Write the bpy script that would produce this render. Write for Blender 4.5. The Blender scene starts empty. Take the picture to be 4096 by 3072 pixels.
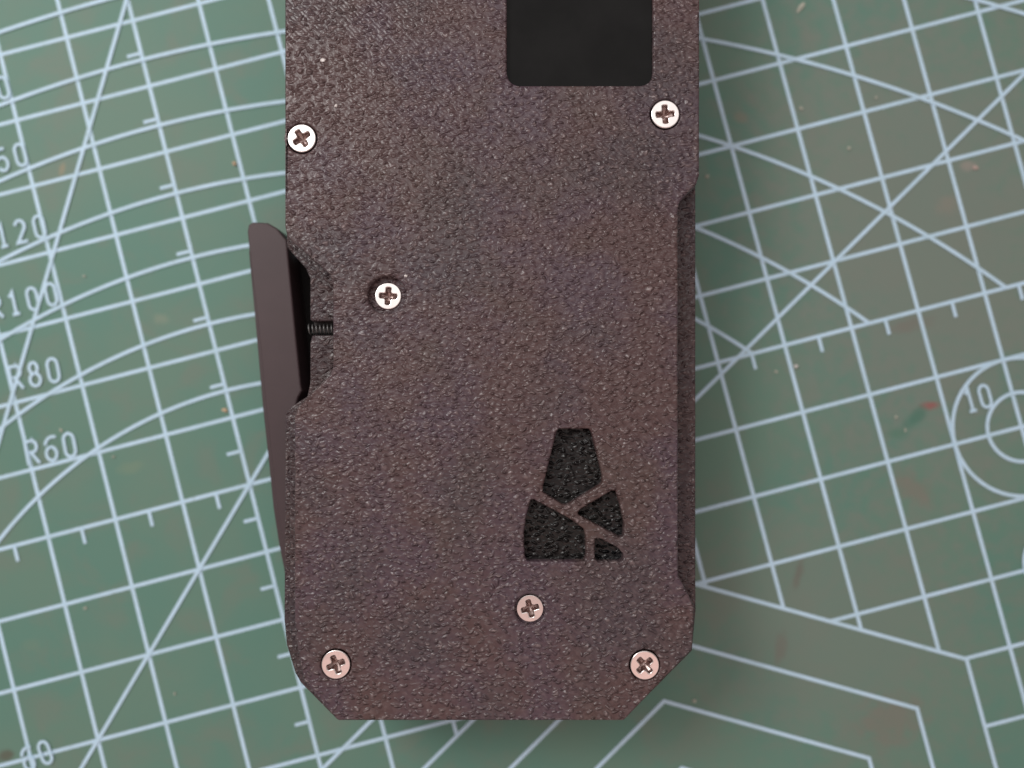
import bpy, bmesh, math, random
from mathutils import Vector, Matrix

random.seed(7)
SC = bpy.context.scene
COL = SC.collection
SC.unit_settings.system = 'METRIC'
SC.unit_settings.scale_length = 0.01          # one unit is one centimetre

# ------------------------------------------------------------------ camera
F_PX = 3100.0                                  # focal length of the phone lens, in pixels of a 4096 wide frame
R_ROWS = ((0.96781078, 0.25167253, 0.00179952),
          (-0.25164851, 0.96755774, 0.02247333),
          (0.00391478, -0.02220277, 0.99974582))
CAM_FOOT = (4.98997556, 6.79862317)            # the mat's own centimetre grid, point under the lens
CAM_H = 11.22256954
CT, ST = 0.9677, 0.25212                       # the mat lies turned by about 14.6 degrees
_n = math.hypot(CT, ST); CT /= _n; ST /= _n


def vec_world(d):
    return Vector((CT * d[0] + ST * d[1], ST * d[0] - CT * d[1], -d[2]))


RIGHT, DOWN, FWD = (vec_world(r) for r in R_ROWS)
CAM_POS = Vector((0, 0, CAM_H))
cam_data = bpy.data.cameras.new('camera')
cam = bpy.data.objects.new('camera', cam_data)
COL.objects.link(cam)
m = Matrix.Identity(4)
for k, v in enumerate((RIGHT, -DOWN, -FWD)):
    for j in range(3):
        m[j][k] = v[j]
m.translation = CAM_POS
cam.matrix_world = m
cam_data.sensor_width = 36.0
cam_data.lens = 36.0 * F_PX / 4096.0
cam_data.clip_start = 0.05
cam_data.clip_end = 500
TOP = 1.8                                      # height of the device's cover above the mat
cam_data.dof.use_dof = True
cam_data.dof.focus_distance = CAM_H - TOP + 0.05
cam_data.dof.aperture_fstop = cam_data.lens * 1e-3 / (2 * 0.16)
SC.camera = cam


def W(gx, gy):
    """A point of the mat's printed centimetre grid -> world x, y."""
    dx, dy = gx - CAM_FOOT[0], gy - CAM_FOOT[1]
    return (CT * dx + ST * dy, ST * dx - CT * dy)


def at(px, py, z):
    """The point at height z seen at this pixel of the photograph."""
    d = RIGHT * ((px - 2048) / F_PX) + DOWN * ((py - 1536) / F_PX) + FWD
    t = (z - CAM_POS.z) / d.z
    p = CAM_POS + d * t
    return (p.x, p.y)


# ------------------------------------------------------------------ light
world = bpy.data.worlds.new('World')
SC.world = world
world.use_nodes = True
bg = world.node_tree.nodes['Background']
bg.inputs['Color'].default_value = (1.0, 0.86, 0.82, 1)
bg.inputs['Strength'].default_value = 0.33


def area_light(name, loc, target, sx, sy, radiance, color):
    l = bpy.data.lights.new(name, 'AREA')
    l.shape = 'RECTANGLE'
    l.size, l.size_y = sx, sy
    l.energy = radiance * sx * sy * math.pi
    l.color = color
    o = bpy.data.objects.new(name, l)
    COL.objects.link(o)
    o.location = loc
    o.rotation_euler = (Vector(target) - Vector(loc)).to_track_quat('-Z', 'Y').to_euler()
    return o


area_light('ceiling_panel_lamp', (-6, 25, 62), (0, 0, 0), 52, 38, 1.1, (1.0, 0.985, 0.97))
area_light('window_lamp', (-25, 19, 34), (0, 0, 0), 17, 17, 11.0, (1.0, 0.985, 0.955))
area_light('warm_wall_lamp', (3, -35, 60), (0, 0, 0), 84, 36, 0.62, (1.0, 0.57, 0.49))

SC.view_settings.view_transform = 'Standard'
SC.view_settings.look = 'None'
SC.view_settings.exposure = 0.0
SC.view_settings.gamma = 1.0
SC.cycles.use_denoising = True


# ------------------------------------------------------------------ materials
def new_mat(name):
    m = bpy.data.materials.new(name)
    m.use_nodes = True
    nt = m.node_tree
    return m, nt, nt.nodes['Principled BSDF']


def node(nt, kind, **kw):
    n = nt.nodes.new(kind)
    for k, v in kw.items():
        if k in n.inputs.keys():
            n.inputs[k].default_value = v
        else:
            setattr(n, k, v)
    return n


def mix_color(nt, fac, a, b):
    n = nt.nodes.new('ShaderNodeMix')
    n.data_type = 'RGBA'
    for sock, v in ((0, fac), (6, a), (7, b)):
        if hasattr(v, 'is_output'):
            nt.links.new(v, n.inputs[sock])
        else:
            n.inputs[sock].default_value = v if sock == 0 else (*v, 1)
    return n.outputs[2]


def math_node(nt, op, a, b=None, clamp=False):
    n = nt.nodes.new('ShaderNodeMath')
    n.operation = op
    n.use_clamp = clamp
    for k, v in enumerate((a, b)):
        if v is None:
            continue
        if hasattr(v, 'is_output'):
            nt.links.new(v, n.inputs[k])
        else:
            n.inputs[k].default_value = v
    return n.outputs[0]


def ramp(nt, src, stops):
    n = nt.nodes.new('ShaderNodeMapRange')
    n.interpolation_type = 'SMOOTHSTEP'
    nt.links.new(src, n.inputs['Value'])
    n.inputs['From Min'].default_value, n.inputs['From Max'].default_value = stops[0], stops[1]
    n.inputs['To Min'].default_value, n.inputs['To Max'].default_value = stops[2], stops[3]
    return n.outputs[0]


def world_pos(nt):
    return node(nt, 'ShaderNodeNewGeometry').outputs['Position']


def noise(nt, vec, scale, detail=2.0, rough=0.5, distortion=0.0, kind='FBM'):
    n = node(nt, 'ShaderNodeTexNoise', noise_dimensions='3D')
    n.inputs['Scale'].default_value = scale
    n.inputs['Detail'].default_value = detail
    n.inputs['Roughness'].default_value = rough
    n.inputs['Distortion'].default_value = distortion
    nt.links.new(vec, n.inputs['Vector'])
    return n.outputs['Fac']


def mapped(nt, vec, scale=(1, 1, 1), rot=(0, 0, 0), loc=(0, 0, 0)):
    n = node(nt, 'ShaderNodeMapping')
    n.inputs['Scale'].default_value = scale
    n.inputs['Rotation'].default_value = rot
    n.inputs['Location'].default_value = loc
    nt.links.new(vec, n.inputs['Vector'])
    return n.outputs['Vector']


def printed_plastic(name, base, second, bump=0.55, rough=0.42, grain=9.8, lines=0.12, spec=0.5, pale=0.6):
    """Plastic printed on a pebbled plate: worm-like grains with highlights painted pale on their tops and faint diagonal extrusion lines."""
    m, nt, b = new_mat(name)
    pos = world_pos(nt)
    wob = node(nt, 'ShaderNodeTexNoise', noise_dimensions='3D')
    wob.inputs['Scale'].default_value = grain * 0.8
    wob.inputs['Detail'].default_value = 1.0
    nt.links.new(pos, wob.inputs['Vector'])
    vs = nt.nodes.new('ShaderNodeVectorMath')
    vs.operation = 'MULTIPLY_ADD'
    nt.links.new(wob.outputs['Color'], vs.inputs[0])
    vs.inputs[1].default_value = (0.9 / grain,) * 3
    nt.links.new(pos, vs.inputs[2])

    def pebbles(scale, stretch, ang, lo, hi, keep):
        vo = node(nt, 'ShaderNodeTexVoronoi', voronoi_dimensions='2D', feature='F1')
        vo.inputs['Scale'].default_value = scale
        nt.links.new(mapped(nt, vs.outputs['Vector'], (1.0, stretch, 1.0), (0, 0, math.radians(ang))), vo.inputs['Vector'])
        sep = nt.nodes.new('ShaderNodeSeparateColor')
        nt.links.new(vo.outputs['Color'], sep.inputs[0])
        return math_node(nt, 'MULTIPLY', ramp(nt, vo.outputs['Distance'], (lo, hi, 1.0, 0.0)), ramp(nt, sep.outputs[0], (keep, 0.9, 0.18, 1.0)))

    grains = math_node(nt, 'ADD', pebbles(grain, 1.8, -32, 0.0, 0.46, 0.0), math_node(nt, 'MULTIPLY', pebbles(grain * 1.2, 1.6, 38, 0.0, 0.44, 0.25), 0.95))
    grains = math_node(nt, 'ADD', grains, math_node(nt, 'MULTIPLY', noise(nt, pos, grain * 1.7, 2.0), 0.35))
    patches = ramp(nt, noise(nt, pos, 0.55, 2.0), (0.42, 0.62, 0.15, 1.0))
    wv = node(nt, 'ShaderNodeTexWave', wave_type='BANDS', bands_direction='X')
    wv.inputs['Scale'].default_value = 7.4
    wv.inputs['Distortion'].default_value = 0.6
    wv.inputs['Detail'].default_value = 1.0
    nt.links.new(mapped(nt, pos, (1, 1, 1), (0, 0, math.radians(-45))), wv.inputs['Vector'])
    lin = math_node(nt, 'MULTIPLY', math_node(nt, 'MULTIPLY', wv.outputs['Fac'], patches), lines)
    h = math_node(nt, 'ADD', grains, lin)
    bp = node(nt, 'ShaderNodeBump')
    bp.inputs['Strength'].default_value = bump
    bp.inputs['Distance'].default_value = 0.022
    nt.links.new(h, bp.inputs['Height'])
    nt.links.new(bp.outputs['Normal'], b.inputs['Normal'])
    tint = ramp(nt, noise(nt, pos, 0.9, 3.0, 0.6), (0.38, 0.62, 0.0, 1.0))
    c = mix_color(nt, tint, base, second)
    olive = ramp(nt, noise(nt, mapped(nt, pos, loc=(5, 2, 0)), 0.8, 3.0, 0.6), (0.52, 0.68, 0.0, 0.55))
    c = mix_color(nt, olive, c, (base[0] * 0.92, base[1] * 1.08, base[2] * 0.88))
    dark = ramp(nt, noise(nt, mapped(nt, pos, loc=(1, 9, 0)), 0.6, 2.0, 0.6), (0.48, 0.66, 0.0, 0.7))
    c = mix_color(nt, dark, c, (base[0] * 0.66, base[1] * 0.90, base[2] * 1.06))
    glint = math_node(nt, 'MULTIPLY', math_node(nt, 'MULTIPLY', grains, ramp(nt, noise(nt, pos, grain * 1.3, 1.0), (0.40, 0.66, 0.15, 1.0))), pale, clamp=True)
    c = mix_color(nt, glint, c, (0.30, 0.235, 0.235))  # glossy speckle of the grain tops, painted into the base colour
    nt.links.new(c, b.inputs['Base Color'])
    b.inputs['Roughness'].default_value = rough
    b.inputs['Specular IOR Level'].default_value = spec
    return m


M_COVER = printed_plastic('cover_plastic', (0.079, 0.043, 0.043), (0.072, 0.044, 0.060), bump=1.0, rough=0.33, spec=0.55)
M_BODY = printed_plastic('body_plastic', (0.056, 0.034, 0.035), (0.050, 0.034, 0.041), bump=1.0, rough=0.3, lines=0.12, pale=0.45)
M_INLAY = printed_plastic('inlay_plastic', (0.009, 0.0085, 0.009), (0.010, 0.009, 0.0095), bump=1.0, rough=0.30, lines=0.1, pale=0.02, spec=0.4)


def smooth_plastic(name, color, rough, spec=0.4, grain=0.05):
    m, nt, b = new_mat(name)
    pos = world_pos(nt)
    v = ramp(nt, noise(nt, pos, 1.4, 4.0, 0.6), (0.3, 0.7, 0.0, 1.0))
    c = mix_color(nt, v, color, tuple(x * (1.0 + 2.4 * grain) for x in color))
    nt.links.new(c, b.inputs['Base Color'])
    b.inputs['Roughness'].default_value = rough
    b.inputs['Specular IOR Level'].default_value = spec
    bp = node(nt, 'ShaderNodeBump')
    bp.inputs['Strength'].default_value = 0.08
    bp.inputs['Distance'].default_value = 0.01
    nt.links.new(noise(nt, pos, 60.0, 2.0), bp.inputs['Height'])
    nt.links.new(bp.outputs['Normal'], b.inputs['Normal'])
    return m


M_LEVER = smooth_plastic('lever_plastic', (0.062, 0.041, 0.045), 0.5)
M_BLACK = smooth_plastic('black_liner', (0.016, 0.016, 0.016), 0.7, 0.2)
M_GROOVE = smooth_plastic('groove_plastic', (0.040, 0.036, 0.036), 0.6, 0.3)
M_GLASS = smooth_plastic('screen_glass', (0.0055, 0.0055, 0.0055), 0.06, 0.10, grain=0.30)


def metal(name, color, rough):
    m, nt, b = new_mat(name)
    pos = world_pos(nt)
    v = ramp(nt, noise(nt, pos, 14.0, 3.0, 0.6), (0.3, 0.7, 0.0, 1.0))
    nt.links.new(mix_color(nt, v, color, tuple(x * 0.93 for x in color)), b.inputs['Base Color'])
    b.inputs['Metallic'].default_value = 1.0
    b.inputs['Roughness'].default_value = rough
    return m


M_SCREW = metal('nickel', (0.93, 0.87, 0.85), 0.24)
M_RECESS_SHADED = metal('nickel_recess_shaded', (0.44, 0.34, 0.32), 0.36)  # same nickel, darkened in colour for the shade and self-reflection inside the cross
M_SPRING = metal('spring_steel', (0.20, 0.20, 0.20), 0.5)


def mat_rubber():
    m, nt, b = new_mat('mat_vinyl')
    pos = world_pos(nt)
    c1, c2, c3 = (0.122, 0.254, 0.204), (0.143, 0.254, 0.200), (0.174, 0.238, 0.194)
    big = ramp(nt, noise(nt, pos, 0.45, 3.0, 0.55), (0.38, 0.62, 0.0, 1.0))
    mid = ramp(nt, noise(nt, pos, 1.3, 3.0, 0.6, 0.4), (0.46, 0.72, 0.0, 0.75))
    c = mix_color(nt, big, c1, c2)
    c = mix_color(nt, mid, c, c3)

    def stain_or_light_tint(c, px, py, rx, ry, ang, color, amount):
        x, y = at(px, py, 0)
        v = mapped(nt, pos)
        mp = v.node
        # object-space ellipse: move to its centre, turn, scale
        mp.vector_type = 'TEXTURE'
        mp.inputs['Location'].default_value = (x, y, 0)
        mp.inputs['Rotation'].default_value = (0, 0, math.radians(ang))
        mp.inputs['Scale'].default_value = (rx, ry, 1)
        ln = nt.nodes.new('ShaderNodeVectorMath')
        ln.operation = 'LENGTH'
        nt.links.new(v, ln.inputs[0])
        ragged = math_node(nt, 'ADD', ln.outputs['Value'], math_node(nt, 'MULTIPLY', math_node(nt, 'SUBTRACT', noise(nt, pos, 5.0, 3.0), 0.5), 1.1))
        f = ramp(nt, ragged, (0.25, 1.0, amount, 0.0))
        return mix_color(nt, f, c, color)

    c = stain_or_light_tint(c, 3700, 900, 3.6, 5.5, 10, (0.210, 0.242, 0.212), 0.75)  # broad grey grime that also paints in the warmer light on the right
    c = stain_or_light_tint(c, 3350, 2500, 3.2, 2.6, -15, (0.196, 0.236, 0.202), 0.6)  # grey grime wash, painting in the brownish light bounced off the device
    c = stain_or_light_tint(c, 3725, 1622, 0.17, 0.09, 5, (0.33, 0.10, 0.10), 0.75)
    c = stain_or_light_tint(c, 3660, 1675, 0.30, 0.14, 40, (0.075, 0.20, 0.15), 0.75)
    c = stain_or_light_tint(c, 3590, 1735, 0.22, 0.12, 0, (0.10, 0.22, 0.16), 0.6)
    c = stain_or_light_tint(c, 3195, 2290, 0.09, 0.30, -15, (0.17, 0.15, 0.13), 0.6)
    c = stain_or_light_tint(c, 3120, 2590, 0.12, 0.35, -8, (0.19, 0.17, 0.15), 0.5)
    c = stain_or_light_tint(c, 3560, 2880, 0.7, 0.5, 20, (0.22, 0.20, 0.17), 0.55)
    c = stain_or_light_tint(c, 3650, 1950, 0.5, 0.25, -30, (0.23, 0.20, 0.17), 0.55)
    c = stain_or_light_tint(c, 3640, 1300, 0.45, 0.15, 14, (0.21, 0.18, 0.16), 0.5)
    c = stain_or_light_tint(c, 3870, 660, 0.16, 0.12, 0, (0.34, 0.30, 0.27), 0.6)
    c = stain_or_light_tint(c, 3790, 820, 0.25, 0.18, 40, (0.27, 0.25, 0.21), 0.5)
    c = stain_or_light_tint(c, 2960, 470, 0.15, 0.12, 0, (0.24, 0.24, 0.19), 0.6)
    c = stain_or_light_tint(c, 250, 672, 0.07, 0.14, -10, (0.34, 0.28, 0.18), 0.6)
    c = stain_or_light_tint(c, 645, 1275, 0.16, 0.12, 0, (0.30, 0.32, 0.24), 0.4)
    c = stain_or_light_tint(c, 520, 1870, 0.26, 0.12, 10, (0.22, 0.29, 0.20), 0.4)
    c = stain_or_light_tint(c, 25, 3020, 0.18, 0.10, 10, (0.12, 0.12, 0.09), 0.8)
    c = stain_or_light_tint(c, 130, 2580, 0.2, 0.12, 0, (0.20, 0.27, 0.20), 0.3)
    nt.links.new(c, b.inputs['Base Color'])
    b.inputs['Roughness'].default_value = 0.55
    b.inputs['Specular IOR Level'].default_value = 0.3
    bp = node(nt, 'ShaderNodeBump')
    bp.inputs['Strength'].default_value = 0.12
    bp.inputs['Distance'].default_value = 0.01
    nt.links.new(noise(nt, pos, 38.0, 3.0), bp.inputs['Height'])
    nt.links.new(bp.outputs['Normal'], b.inputs['Normal'])
    return m


def ink():
    m, nt, b = new_mat('line_ink')
    pos = world_pos(nt)
    v = ramp(nt, noise(nt, pos, 2.4, 4.0, 0.65), (0.3, 0.75, 0.0, 1.0))
    c = mix_color(nt, v, (0.58, 0.80, 0.98), (0.51, 0.72, 0.86))
    worn = ramp(nt, noise(nt, pos, 7.0, 4.0, 0.7), (0.62, 0.74, 0.0, 0.55))
    c = mix_color(nt, worn, c, (0.30, 0.42, 0.40))
    nt.links.new(c, b.inputs['Base Color'])
    b.inputs['Roughness'].default_value = 0.6
    return m


def plain(name, color, rough=0.7):
    m, nt, b = new_mat(name)
    v = ramp(nt, noise(nt, world_pos(nt), 25.0, 3.0), (0.3, 0.7, 0.0, 1.0))
    nt.links.new(mix_color(nt, v, color, tuple(x * 0.75 for x in color)), b.inputs['Base Color'])
    b.inputs['Roughness'].default_value = rough
    return m


M_MAT = mat_rubber()
M_INK = ink()
M_PALE = plain('pale_dust', (0.50, 0.52, 0.44))
M_TAN = plain('tan_crumb', (0.80, 0.56, 0.36), 0.4)
M_PINK = plain('pink_dust', (0.50, 0.40, 0.36))
M_WHITE = plain('white_grain', (0.85, 0.80, 0.78), 0.3)


# ------------------------------------------------------------------ object helpers
def tag(o, label=None, cat=None, group=None, kind=None):
    for k, v in (('label', label), ('category', cat), ('group', group), ('kind', kind)):
        if v:
            o[k] = v
    return o


def thing(name, loc, label, cat):
    o = bpy.data.objects.new(name, None)
    COL.objects.link(o)
    o.location = loc
    o.empty_display_size = 0.3
    return tag(o, label, cat)


def world_loc(o):
    p = Vector((0, 0, 0))
    while o is not None:
        p += o.location
        o = o.parent
    return p


def link(name, me, material, parent=None, loc=None):
    """Link a mesh whose vertices are world coordinates (or local ones round LOC) under PARENT."""
    if material is not None:
        me.materials.append(material)
    o = bpy.data.objects.new(name, me)
    COL.objects.link(o)
    base = Vector(loc) if loc is not None else Vector((0, 0, 0))
    if parent is not None:
        o.parent = parent
        base = base - world_loc(parent)
    o.location = base
    return o


def mesh(name, verts, faces):
    me = bpy.data.meshes.new(name)
    me.from_pydata([tuple(v) for v in verts], [], faces)
    me.update()
    return me


def slab(name, loops, z0, z1, bevel=0.0, res=2):
    """A plate from z0 to z1: first loop its outline, the others holes; edges rounded by BEVEL."""
    cu = bpy.data.curves.new(name, 'CURVE')
    cu.dimensions = '2D'
    cu.fill_mode = 'BOTH'
    cu.extrude = (z1 - z0) / 2 - bevel
    cu.bevel_depth = bevel
    cu.bevel_resolution = res
    cu.offset = -bevel
    for lp in loops:
        sp = cu.splines.new('POLY')
        sp.points.add(len(lp) - 1)
        for p, (x, y) in zip(sp.points, lp):
            p.co = (x, y, 0, 1)
        sp.use_cyclic_u = True
    tmp = bpy.data.objects.new(name, cu)
    COL.objects.link(tmp)
    dg = bpy.context.evaluated_depsgraph_get()
    me = bpy.data.meshes.new_from_object(tmp.evaluated_get(dg))
    bpy.data.objects.remove(tmp)
    bpy.data.curves.remove(cu)
    me.name = name
    me.materials.clear()
    for v in me.vertices:
        v.co.z += (z0 + z1) / 2
    bm = bmesh.new()
    bm.from_mesh(me)
    bmesh.ops.remove_doubles(bm, verts=bm.verts, dist=1e-5)
    bmesh.ops.recalc_face_normals(bm, faces=bm.faces)
    bm.to_mesh(me)
    bm.free()
    return me


def rounded(pts, r, n=5):
    """Round the corners of a closed polygon by radius r (world units)."""
    out = []
    k = len(pts)
    for i in range(k):
        a, b, c = Vector(pts[i - 1]), Vector(pts[i]), Vector(pts[(i + 1) % k])
        u, v = (a - b), (c - b)
        lu, lv = u.length, v.length
        u.normalize(); v.normalize()
        ang = math.acos(max(-1, min(1, u.dot(v))))
        if ang > math.radians(172):
            out.append(tuple(b))
            continue
        d = min(r / math.tan(ang / 2), lu * 0.45, lv * 0.45)
        p, q = b + u * d, b + v * d
        for j in range(n + 1):
            t = j / n
            w = p * (1 - t) ** 2 + b * 2 * t * (1 - t) + q * t * t
            out.append((w.x, w.y))
    return out


def ribbon(name, pts, width, z, closed=False):
    """A flat inked stroke along PTS, mitred at its bends."""
    n = len(pts)
    P = [Vector(p) for p in pts]
    verts = []
    for i in range(n):
        a = P[i - 1] if (i > 0 or closed) else None
        c = P[(i + 1) % n] if (i < n - 1 or closed) else None
        d1 = (P[i] - a).normalized() if a is not None else None
        d2 = (c - P[i]).normalized() if c is not None else None
        if d1 is None: d1 = d2
        if d2 is None: d2 = d1
        t = (d1 + d2).normalized()
        nrm = Vector((-t.y, t.x))
        k = max(0.35, nrm.dot(Vector((-d1.y, d1.x))))
        w = width / 2 / k
        for s in (-1, 1):
            q = P[i] + nrm * w * s
            verts.append((q.x, q.y, z))
    faces = []
    for i in range(n if closed else n - 1):
        j = (i + 1) % n
        faces.append((2 * i, 2 * j, 2 * j + 1, 2 * i + 1))
    return mesh(name, verts, faces)


# ------------------------------------------------------------------ the cutting mat
cutting_mat = thing('cutting_mat', (0, 0, -0.3), 'worn green cutting mat with a pale blue centimetre grid, under the brown device', 'cutting mat')
corner = [W(-7, -5), W(18, -5), W(18, 18), W(-7, 18)]
link('sheet', slab('sheet', [rounded(corner, 0.4)], -0.3, 0.0, 0.02), M_MAT, cutting_mat)

LINE = 0.055
_z = [0.0020]


def next_z():
    _z[0] += 0.00015
    return _z[0]


def line(name, grid_pts, width=LINE, closed=False):
    return link(name, ribbon(name, [W(*p) for p in grid_pts], width, next_z(), closed), M_INK, cutting_mat)


def roof_y(x, apex):                            # the printed gable outlines, symmetrical about column 6
    return apex + 0.5774 * abs(x - 6.0)


HALF = 4.35                                     # half width of the blank gable, in cells
for i in range(-6, 16):                         # columns
    if abs(i - 6) < HALF:
        line('grid_line', [(i, -3), (i, roof_y(i, 9.5))])
    else:
        line('grid_line', [(i, -3), (i, 15)])
for j in range(-3, 15):                         # rows
    reach = (j - 9.5) / 0.5774
    if reach <= 0:
        line('grid_line', [(-6, j), (15, j)])
    else:
        reach = min(reach, HALF)
        line('grid_line', [(-6, j), (6 - reach, j)])
        line('grid_line', [(6 + reach, j), (15, j)])
for apex, half in ((9.5, 4.35), (10.5, 3.48), (11.5, 2.63), (12.48, 1.8)):
    line('gable_outline', [(6 - half, 15), (6 - half, roof_y(6 - half, apex)), (6, apex), (6 + half, roof_y(6 + half, apex)), (6 + half, 15)])
for j in range(-2, 14):                         # half centimetre ticks
    line('tick_mark', [(0.79, j + 0.5), (1.0, j + 0.5)], LINE * 0.9)
for i in range(-5, 15):
    line('tick_mark', [(i + 0.5, 7.0), (i + 0.5, 7.23)], LINE * 0.9)


def arc(name, c, r, stop_row=7.0, n=90):
    pts = []
    a_lim = math.acos(max(-1, min(1, (c[1] - stop_row) / r)))
    lo = -min(a_lim, math.asin(min(1, 7.0 / r)) if r > 7 else a_lim)
    hi = min(a_lim, math.asin(min(1, 13.5 / r)) if r > 13.5 else a_lim)
    for k in range(n + 1):
        a = lo + (hi - lo) * k / n
        pts.append((c[0] + r * math.sin(a), c[1] - r * math.cos(a)))
    return line(name, pts)


for cy, r in ((11.6, 6.0), (12.6, 8.0), (13.6, 10.0), (14.63, 12.0), (16.15, 14.55), (19.55, 18.95), (23.6, 24.0)):
    arc('radius_arc', (1.0, cy), r)
line('angle_line', [(1.3, -0.86), (-3.2, 6.95)])                 # sixty degrees
line('angle_line', [(6.5, 1.5), (-5.0, 13.0)])                   # forty five degrees
line('angle_line', [(14.5, 7.17 - 0.5774 * 6.5), (-2.0, 7.17 + 0.5774 * 10.0)])   # thirty degrees
for c, r in (((12, 9), 0.5), ((12, 9), 1.0), ((12, 11), 0.5), ((12, 11), 1.0)):
    if (c, r) == ((12, 11), 1.0):
        continue
    line('circle_mark', [(c[0] + r * math.cos(a * math.tau / 56), c[1] + r * math.sin(a * math.tau / 56)) for a in range(56)], closed=True)


def oval(cx, cy, rx, ry, a0=0, a1=360, n=20):
    return [(cx + rx * math.cos(math.radians(a0 + (a1 - a0) * k / n)), cy + ry * math.sin(math.radians(a0 + (a1 - a0) * k / n))) for k in range(n + 1)]


def stadium():
    return oval(0.30, 0.74, 0.26, 0.26, 0, 180, 9) + oval(0.30, 0.26, 0.26, 0.26, 180, 360, 9) + [(0.56, 0.74)]


GLYPH = {                                        # single-stroke lettering, x to the right, y up
    'R': [[(0.02, 0), (0.02, 1), (0.36, 1)] + oval(0.36, 0.76, 0.22, 0.24, 90, -90, 10) + [(0.14, 0.52)], [(0.28, 0.46), (0.60, 0.0)]],
    '0': [stadium()],
    '1': [[(0.10, 0.80), (0.30, 1.0), (0.30, 0.0)], [(0.10, 0.0), (0.50, 0.0)]],
    '2': [oval(0.29, 0.73, 0.26, 0.27, 165, -30, 12) + [(0.02, 0.0), (0.58, 0.0)]],
    '5': [[(0.54, 1.0), (0.10, 1.0), (0.05, 0.56)] + oval(0.29, 0.31, 0.27, 0.31, 125, -150, 14)],
    '6': [oval(0.46, 0.58, 0.43, 0.42, 62, 165, 9), oval(0.30, 0.29, 0.27, 0.29, 90, 450, 20)],
    '8': [oval(0.29, 0.76, 0.21, 0.24, -90, 270, 18), oval(0.29, 0.26, 0.27, 0.27, 90, 450, 18)],
}


def number(text, left_bottom, h, adv, ang=0.0, width=0.045):
    """A printed number: each character its own inked part."""
    a = math.radians(ang)
    for k, ch in enumerate(text):
        strokes = []
        for st in GLYPH[ch]:
            pts = []
            for x, y in st:
                gx, gy = k * adv + x * h * 0.82, -y * h
                pts.append(W(left_bottom[0] + gx * math.cos(a) + gy * math.sin(a) * -1, left_bottom[1] + gx * math.sin(a) + gy * math.cos(a)))
            strokes.append(pts)
        V, Fc = [], []
        for st in strokes:
            me = ribbon('s', st, width, next_z() + 0.001 * len(Fc) / 40)
            o = len(V)
            V += [tuple(v.co) for v in me.vertices]
            Fc += [tuple(o + q for q in p.vertices) for p in me.polygons]
            bpy.data.meshes.remove(me)
        link('printed_numeral', mesh('printed_numeral', V, Fc), M_INK, cutting_mat)


number('R60', (-2.02, 5.93), 0.34, 0.275, 3)
number('R80', (-1.99, 4.82), 0.34, 0.275, 3)
number('R100', (-2.02, 3.75), 0.32, 0.275, 1)
number('R120', (-1.95, 2.75), 0.32, 0.275, 1)
number('R150', (-1.96, 1.69), 0.32, 0.275, -1)
number('R200', (-1.97, 0.68), 0.32, 0.275, -2)
number('10', (11.30, 8.60), 0.32, 0.22, 0)
number('60', (-3.09, 10.17), 0.32, 0.265, -6)

# ------------------------------------------------------------------ the device
DEV_BASE = (*at(1960, 1200, TOP), 0.0)
device = thing('handheld_device', DEV_BASE, 'dark brown printed handheld device with black screen and screwed cover on the mat', 'device')
SPLIT = TOP - 0.30                               # underside of the cover plate


def px_loop(pts, z):
    return [at(x, y, z) for x, y in pts]


COVER = [(1139, -700), (1139, 905), (1148, 948), (1317, 1098), (1331, 1140), (1331, 1468), (1320, 1500), (1192, 1628), (1177, 1665),
         (1177, 2480), (1190, 2600), (1214, 2722), (1350, 2883), (2496, 2883), (2770, 2596), (2778, 2425), (2738, 2348), (2713, 2302),
         (2713, 832), (2722, 803), (2786, 738), (2798, 700), (2799, -700)]
SCREEN = [(2027, 342), (2612, 342), (2612, -90), (2027, -90)]
EMBLEM = [
    [(650, 165), (960, 165), (985, 200), (1095, 640), (1095, 715), (1060, 750), (735, 945), (690, 940), (490, 815), (490, 760), (630, 190)],
    [(365, 890), (400, 890), (770, 1090), (905, 1190), (925, 1260), (930, 1470), (905, 1520), (335, 1520), (305, 1480), (295, 1240), (315, 1080)],
    [(845, 1030), (870, 990), (1190, 800), (1235, 805), (1290, 990), (1320, 1140), (1310, 1270), (1270, 1270), (860, 1052)],
    [(1020, 1295), (1070, 1285), (1250, 1380), (1310, 1440), (1305, 1505), (1270, 1522), (1050, 1522), (1020, 1490)],
]
EMBLEM = [[(1980 + x * 0.3919, 1650 + y * 0.3919) for x, y in lp] for lp in EMBLEM]
SCREWS = [  # px, py, sunk, turn of the cross, label
    (1207, 553, 0.0, 33, 'flat cross head screw shining white at the left edge of the cover'),
    (2661, 457, 0.0, 4, 'flat cross head screw shining white below the right corner of the screen'),
    (1552, 1184, 0.10, -4, 'silver cross head screw sunk in a deep hole beside the lever notch'),
    (2120, 2434, 0.06, 14, 'dull cross head screw sunk in its hole below the emblem'),
    (1343, 2658, 0.0, 22, 'pinkish cross head screw at the bottom left corner of the cover'),
    (2579, 2661, 0.0, 43, 'pinkish cross head screw at the bottom right corner of the cover'),
]
HEAD_R = 0.174


def circle(c, r, n=40):
    return [(c[0] + r * math.cos(k * math.tau / n), c[1] + r * math.sin(k * math.tau / n)) for k in range(n)]


holes = [rounded(px_loop(SCREEN, TOP), 0.19, 8)]
holes += [rounded(px_loop(e, TOP), 0.02, 3) for e in EMBLEM]
screw_at = []
for px, py, sunk, turn, lab in SCREWS:
    c = at(px, py, TOP - sunk)
    screw_at.append((c, sunk, turn, lab))
    holes.append(circle(c, HEAD_R + (0.062 if sunk > 0.08 else 0.014 if sunk > 0 else 0.012)))
cover = link('cover_plate', slab('cover_plate', [rounded(px_loop(COVER, TOP), 0.05, 3)] + holes, SPLIT, TOP, 0.026), M_COVER, device)

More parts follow.
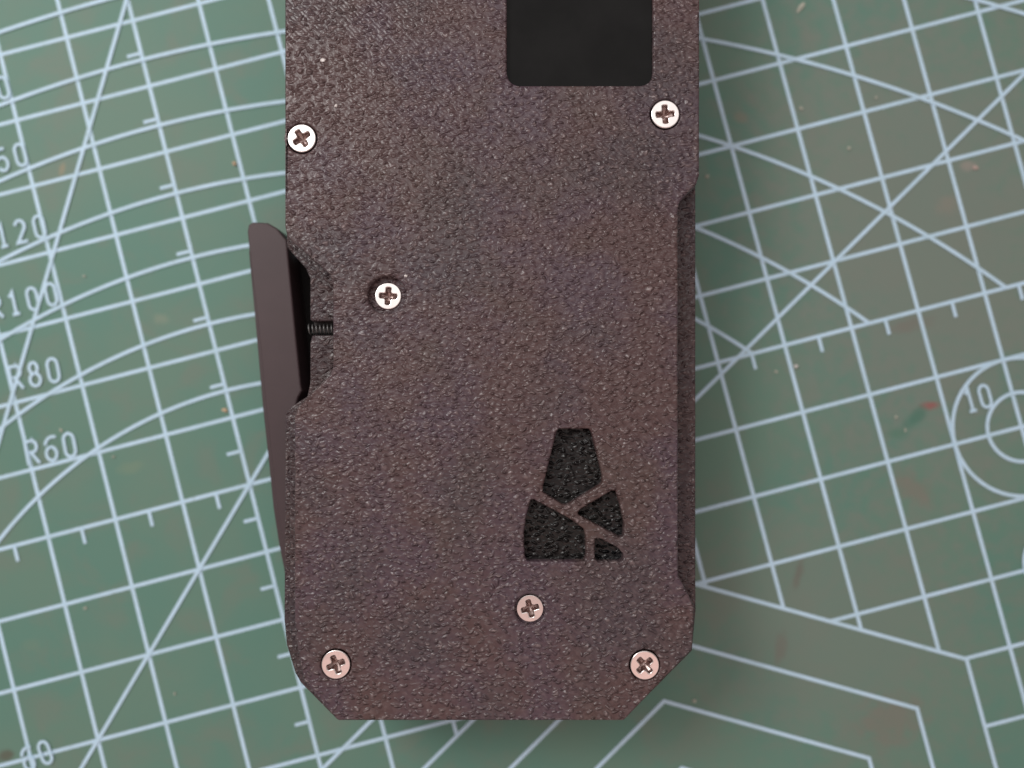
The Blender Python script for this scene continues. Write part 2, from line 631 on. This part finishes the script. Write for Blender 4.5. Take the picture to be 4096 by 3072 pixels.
BODY = [(1146, -700), (1146, 985), (1154, 996), (1222, 1072), (1240, 1114), (1240, 1278), (1248, 1284), (1336, 1284), (1336, 1341), (1248, 1341),
        (1240, 1372), (1240, 1530), (1228, 1586), (1166, 1626), (1141, 1655), (1136, 2480), (1146, 2580), (1180, 2692), (1202, 2732),
        (1348, 2880), (2496, 2880), (2769, 2604), (2784, 2440), (2783, 2330), (2783, 740), (2783, -700)]
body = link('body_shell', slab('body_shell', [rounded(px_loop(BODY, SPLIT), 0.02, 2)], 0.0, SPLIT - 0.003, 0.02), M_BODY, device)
tag(body, 'darker ridged lower shell stepping out past the cover')

for c, sunk, turn, lab in screw_at:            # the flat shoulders that carry the two sunk screws
    if sunk > 0:
        link('screw_seat', slab('screw_seat', [circle(c, HEAD_R + 0.075), circle(c, HEAD_R * 0.9)], SPLIT + 0.005, TOP - sunk - 0.02), M_COVER, device)

RIM = [(1160, 1664), (1158, 2480), (1169, 2590), (1197, 2708), (1330, 2830), (1400, 2800), (1400, 1700)]
link('rim_plate', slab('rim_plate', [rounded(px_loop(RIM, SPLIT + 0.12), 0.02, 2)], SPLIT - 0.002, SPLIT + 0.12, 0.012), M_BODY, device)

for pts in ([(1147, 968), (1292, 1098), (1318, 1138), (1420, 1138), (1420, 880), (1147, 880)],
            [(1170, 1646), (1302, 1512), (1320, 1478), (1420, 1478), (1420, 1720), (1170, 1720)]):
    link('rim_plate', slab('rim_plate', [rounded(px_loop(pts, SPLIT + 0.11), 0.02, 2)], SPLIT - 0.002, SPLIT + 0.11, 0.014), M_BODY, device)

# floor of the notch and of the spring groove
LINER = [(1146, 985), (1230, 1060), (1345, 1150), (1345, 1480), (1250, 1600), (1150, 1650)]
link('slot_liner', slab('slot_liner', [px_loop(LINER, 0.9)], 0.02, 0.42, 0.01), M_BLACK, device)
GROOVE = [(1246, 1281), (1340, 1281), (1340, 1345), (1246, 1345)]
link('groove_floor', slab('groove_floor', [px_loop(GROOVE, SPLIT)], 0.45, SPLIT - 0.13, 0.0), M_GROOVE, device)

# spring in its groove
a, b_ = Vector((*at(1236, 1317, SPLIT - 0.07), SPLIT - 0.075)), Vector((*at(1334, 1317, SPLIT - 0.07), SPLIT - 0.075))
turns, seg, rad, wire = 6.5, 14, 0.062, 0.011
V, Fc = [], []
n = int(turns * seg)
pts = []
for k in range(n + 1):
    t = k / n
    w = t * turns * math.tau
    p = a.lerp(b_, t)
    pts.append(p + Vector((0, math.cos(w) * rad, math.sin(w) * rad)))
for k, p in enumerate(pts):
    d = (pts[min(k + 1, n)] - pts[max(k - 1, 0)]).normalized()
    u = d.cross(Vector((1, 0, 0))).normalized()
    v = d.cross(u)
    for q in range(6):
        V.append(p + u * wire * math.cos(q * math.tau / 6) + v * wire * math.sin(q * math.tau / 6))
for k in range(n):
    for q in range(6):
        Fc.append((k * 6 + q, k * 6 + (q + 1) % 6, (k + 1) * 6 + (q + 1) % 6, (k + 1) * 6 + q))
sp = link('coil_spring', mesh('coil_spring', V, Fc), M_SPRING, device)
for p in sp.data.polygons:
    p.use_smooth = True

# emblem floors
for e in EMBLEM:
    grow = rounded(px_loop(e, TOP), 0.02, 3)
    c = Vector((sum(p[0] for p in grow) / len(grow), sum(p[1] for p in grow) / len(grow)))
    lp = [tuple(c + (Vector(p) - c) * 1.04) for p in grow]
    link('emblem_inlay', slab('emblem_inlay', [lp], SPLIT + 0.01, TOP - 0.15, 0.0), M_INLAY, device)

# screen
SCR = [(2000, 368), (2640, 368), (2640, -118), (2000, -118)]
link('screen', slab('screen', [rounded(px_loop(SCR, TOP), 0.05)], SPLIT + 0.01, TOP - 0.075, 0.005), M_GLASS, device)

# lever
LZ = 1.0
LEVER = [(989, 925), (994, 898), (1012, 888), (1070, 891), (1108, 913), (1147, 960), (1160, 1100), (1184, 1350), (1203, 1535), (1208, 1562),
         (1192, 1592), (1176, 1650), (1176, 2230), (1150, 2230), (1126, 2140), (1105, 2025), (1088, 1860), (1062, 1630), (1031, 1300), (1004, 1080)]
lever = link('trigger_lever', slab('trigger_lever', [rounded(px_loop(LEVER, LZ), 0.03, 4)], 0.35, LZ, 0.025, 3), M_LEVER, device)
FLANGE = [(994, 1000), (1040, 1000), (1100, 1500), (1176, 1700), (1176, 2300), (1140, 2300), (1113, 2160), (1093, 2030), (1076, 1860), (1051, 1630), (1022, 1300)]
fl = link('lever_flange', slab('lever_flange', [rounded(px_loop(FLANGE, LZ - 0.1), 0.03, 4)], 0.30, LZ - 0.1, 0.015, 2), M_LEVER, lever)
for p in lever.data.polygons:
    p.use_smooth = abs(p.normal.z) < 0.99


# screws
def cross_outline(L, w, fil):
    """A cross with rounded inner corners, 4 arms."""
    out = []
    for q in range(4):
        a = q * math.pi / 2
        ca, sa = math.cos(a), math.sin(a)
        arm = [(L * 0.93, -w), (L, -w * 0.55), (L, w * 0.55), (L * 0.93, w), (w + fil, w)]
        cx, cy = w + fil, w + fil
        for t in (25, 45, 65):
            th = math.radians(270 - t)
            arm.append((cx + fil * math.cos(th), cy + fil * math.sin(th)))
        arm.append((w, w + fil))
        for x, y in arm:
            out.append((x * ca - y * sa, x * sa + y * ca))
    return out


CR = cross_outline(0.112, 0.031, 0.03)
head_me = slab('screw', [circle((0, 0), HEAD_R, 56), CR], -0.05, 0.0, 0.012, 3)
nC = len(CR)
mid = [(x * 0.86, y * 0.86) for x, y in CR]
low = [(x * 0.45, y * 0.45) for x, y in CR]
V = [(x * 1.02, y * 1.02, -0.012) for x, y in CR] + [(x, y, -0.05) for x, y in mid] + [(x, y, -0.085) for x, y in low] + [(0, 0, -0.10)]
Fc = []
for ring in range(2):
    for k in range(nC):
        j = (k + 1) % nC
        Fc.append((ring * nC + k, ring * nC + j, (ring + 1) * nC + j, (ring + 1) * nC + k))
for k in range(nC):
    Fc.append((2 * nC + k, 2 * nC + (k + 1) % nC, 3 * nC))
recess_me = mesh('cross_recess', V, Fc)
first = None
for c, sunk, turn, lab in screw_at:
    z = TOP - sunk + (0.006 if sunk == 0 else 0.0)
    if first is None:
        s = first = link('screw', head_me, M_SCREW, device, (*c, z))
        rc = first_recess = link('cross_recess', recess_me, M_RECESS_SHADED, s, (*c, z))
        rc.location = (0, 0, 0)
    else:
        s = first.copy(); COL.objects.link(s); s.parent = device
        rc = first_recess.copy(); COL.objects.link(rc); rc.parent = s
        s.location = Vector((*c, z)) - Vector(DEV_BASE)
    s.rotation_euler = (0, 0, math.radians(turn))
    if sunk > 0:
        s.scale = (0.955, 0.955, 1)
    s['label'] = lab


# ------------------------------------------------------------------ dust and crumbs
def crumb(name, px, py, z, sx, sy, h, ang, material, label, cat, group):
    rnd = random.Random(int(px * 7 + py))
    bm = bmesh.new()
    bmesh.ops.create_icosphere(bm, subdivisions=2, radius=1.0)
    for v in bm.verts:
        k = 1 + rnd.uniform(-0.28, 0.28)
        v.co = Vector((v.co.x * sx * k, v.co.y * sy * k, v.co.z * h * k))
    me = bpy.data.meshes.new(name)
    bm.to_mesh(me)
    bm.free()
    x, y = at(px, py, z)
    o = link(name, me, material, None, (x, y, z + h * 0.7))
    o.rotation_euler = (0, 0, math.radians(ang))
    return tag(o, label, cat, group)


DUST = 'specks of dust and crumbs lying on the mat'
for args in (
    ('paint_flake', 3203, 30, 0.004, 0.085, 0.030, 0.012, 55, M_PALE, 'long pale flake near the top edge, right of the screen end of the device', 'flake'),
    ('crumb', 940, 656, 0.004, 0.030, 0.028, 0.026, 0, M_TAN, 'round tan crumb beside a grid line left of the white screw', 'crumb'),
    ('crumb', 900, 1640, 0.004, 0.040, 0.026, 0.020, -20, M_TAN, 'oblong tan crumb on the mat left of the middle of the lever', 'crumb'),
    ('dust_speck', 3203, 433, 0.004, 0.030, 0.018, 0.012, -45, M_PALE, 'small pale speck touching a grid line right of the upper right screw', 'dust'),
    ('dust_speck', 3503, 392, 0.004, 0.020, 0.020, 0.012, 0, M_PALE, 'small pale speck just above a long arc in the upper right of the mat', 'dust'),
    ('dust_speck', 3395, 593, 0.004, 0.026, 0.022, 0.014, 80, M_PALE, 'pale speck alone mid square, above where a straight line crosses an arc', 'dust'),
    ('crumb', 3183, 1467, 0.004, 0.028, 0.026, 0.024, 0, M_WHITE, 'bright round crumb beside a grid line right of the middle of the device', 'crumb'),
    ('dust_speck', 3104, 1486, 0.004, 0.026, 0.020, 0.012, -40, M_PALE, 'pale speck just left of the bright round crumb', 'dust'),
    ('dust_speck', 3583, 1668, 0.004, 0.022, 0.020, 0.012, 30, M_PALE, 'pale speck at the edge of the dark green smudge', 'dust'),
    ('dust_speck', 3620, 1720, 0.004, 0.014, 0.030, 0.010, 10, M_PALE, 'thin upright speck inside the dark green smudge', 'dust'),
    ('dust_speck', 2828, 706, 0.004, 0.034, 0.024, 0.012, 30, M_PALE, 'pale speck close to the right edge of the device above its side notch', 'dust'),
    ('dust_speck', 3900, 672, 0.004, 0.040, 0.032, 0.012, 0, M_PINK, 'pinkish blob of dust below the thirty degree line at the right', 'dust'),
    ('dust_speck', 338, 1105, 0.004, 0.020, 0.016, 0.010, 0, M_PALE, 'pale speck above the printed 100 in a grid square', 'dust'),
    ('dust_speck', 455, 1827, 0.004, 0.020, 0.018, 0.010, 0, M_PALE, 'pale speck right of the grid crossing by the printed R60', 'dust'),
    ('dust_speck', 245, 1722, 0.004, 0.032, 0.016, 0.010, -50, M_PALE, 'pale slanted speck just above the printed R60', 'dust'),
    ('dust_speck', 342, 2432, 0.004, 0.026, 0.020, 0.010, 40, M_PALE, 'pale speck under a grid crossing left of the forty five degree line', 'dust'),
    ('dust_speck', 700, 2774, 0.004, 0.018, 0.018, 0.010, 0, M_PALE, 'tiny pale speck in a grid square at the lower left', 'dust'),
    ('dust_speck', 2777, 2802, 0.004, 0.028, 0.024, 0.012, 0, M_PALE, 'pale speck beside the apex of the small gable outline at the lower right', 'dust'),
):
    crumb(*args, DUST)
for args in (
    ('plastic_nub', 1293, 241, TOP, 0.030, 0.022, 0.012, 20, M_WHITE, 'tiny white nub on the cover above and right of the left edge screw', 'speck'),
    ('plastic_nub', 1344, 424, TOP, 0.020, 0.016, 0.010, 60, M_WHITE, 'smaller pale nub on the cover just above the left edge screw', 'speck'),
    ('plastic_nub', 1624, 1104, TOP, 0.020, 0.016, 0.010, -10, M_WHITE, 'pale nub on the cover above and right of the deep sunk screw', 'speck'),
):
    crumb(*args, 'tiny pale nubs on the brown cover')
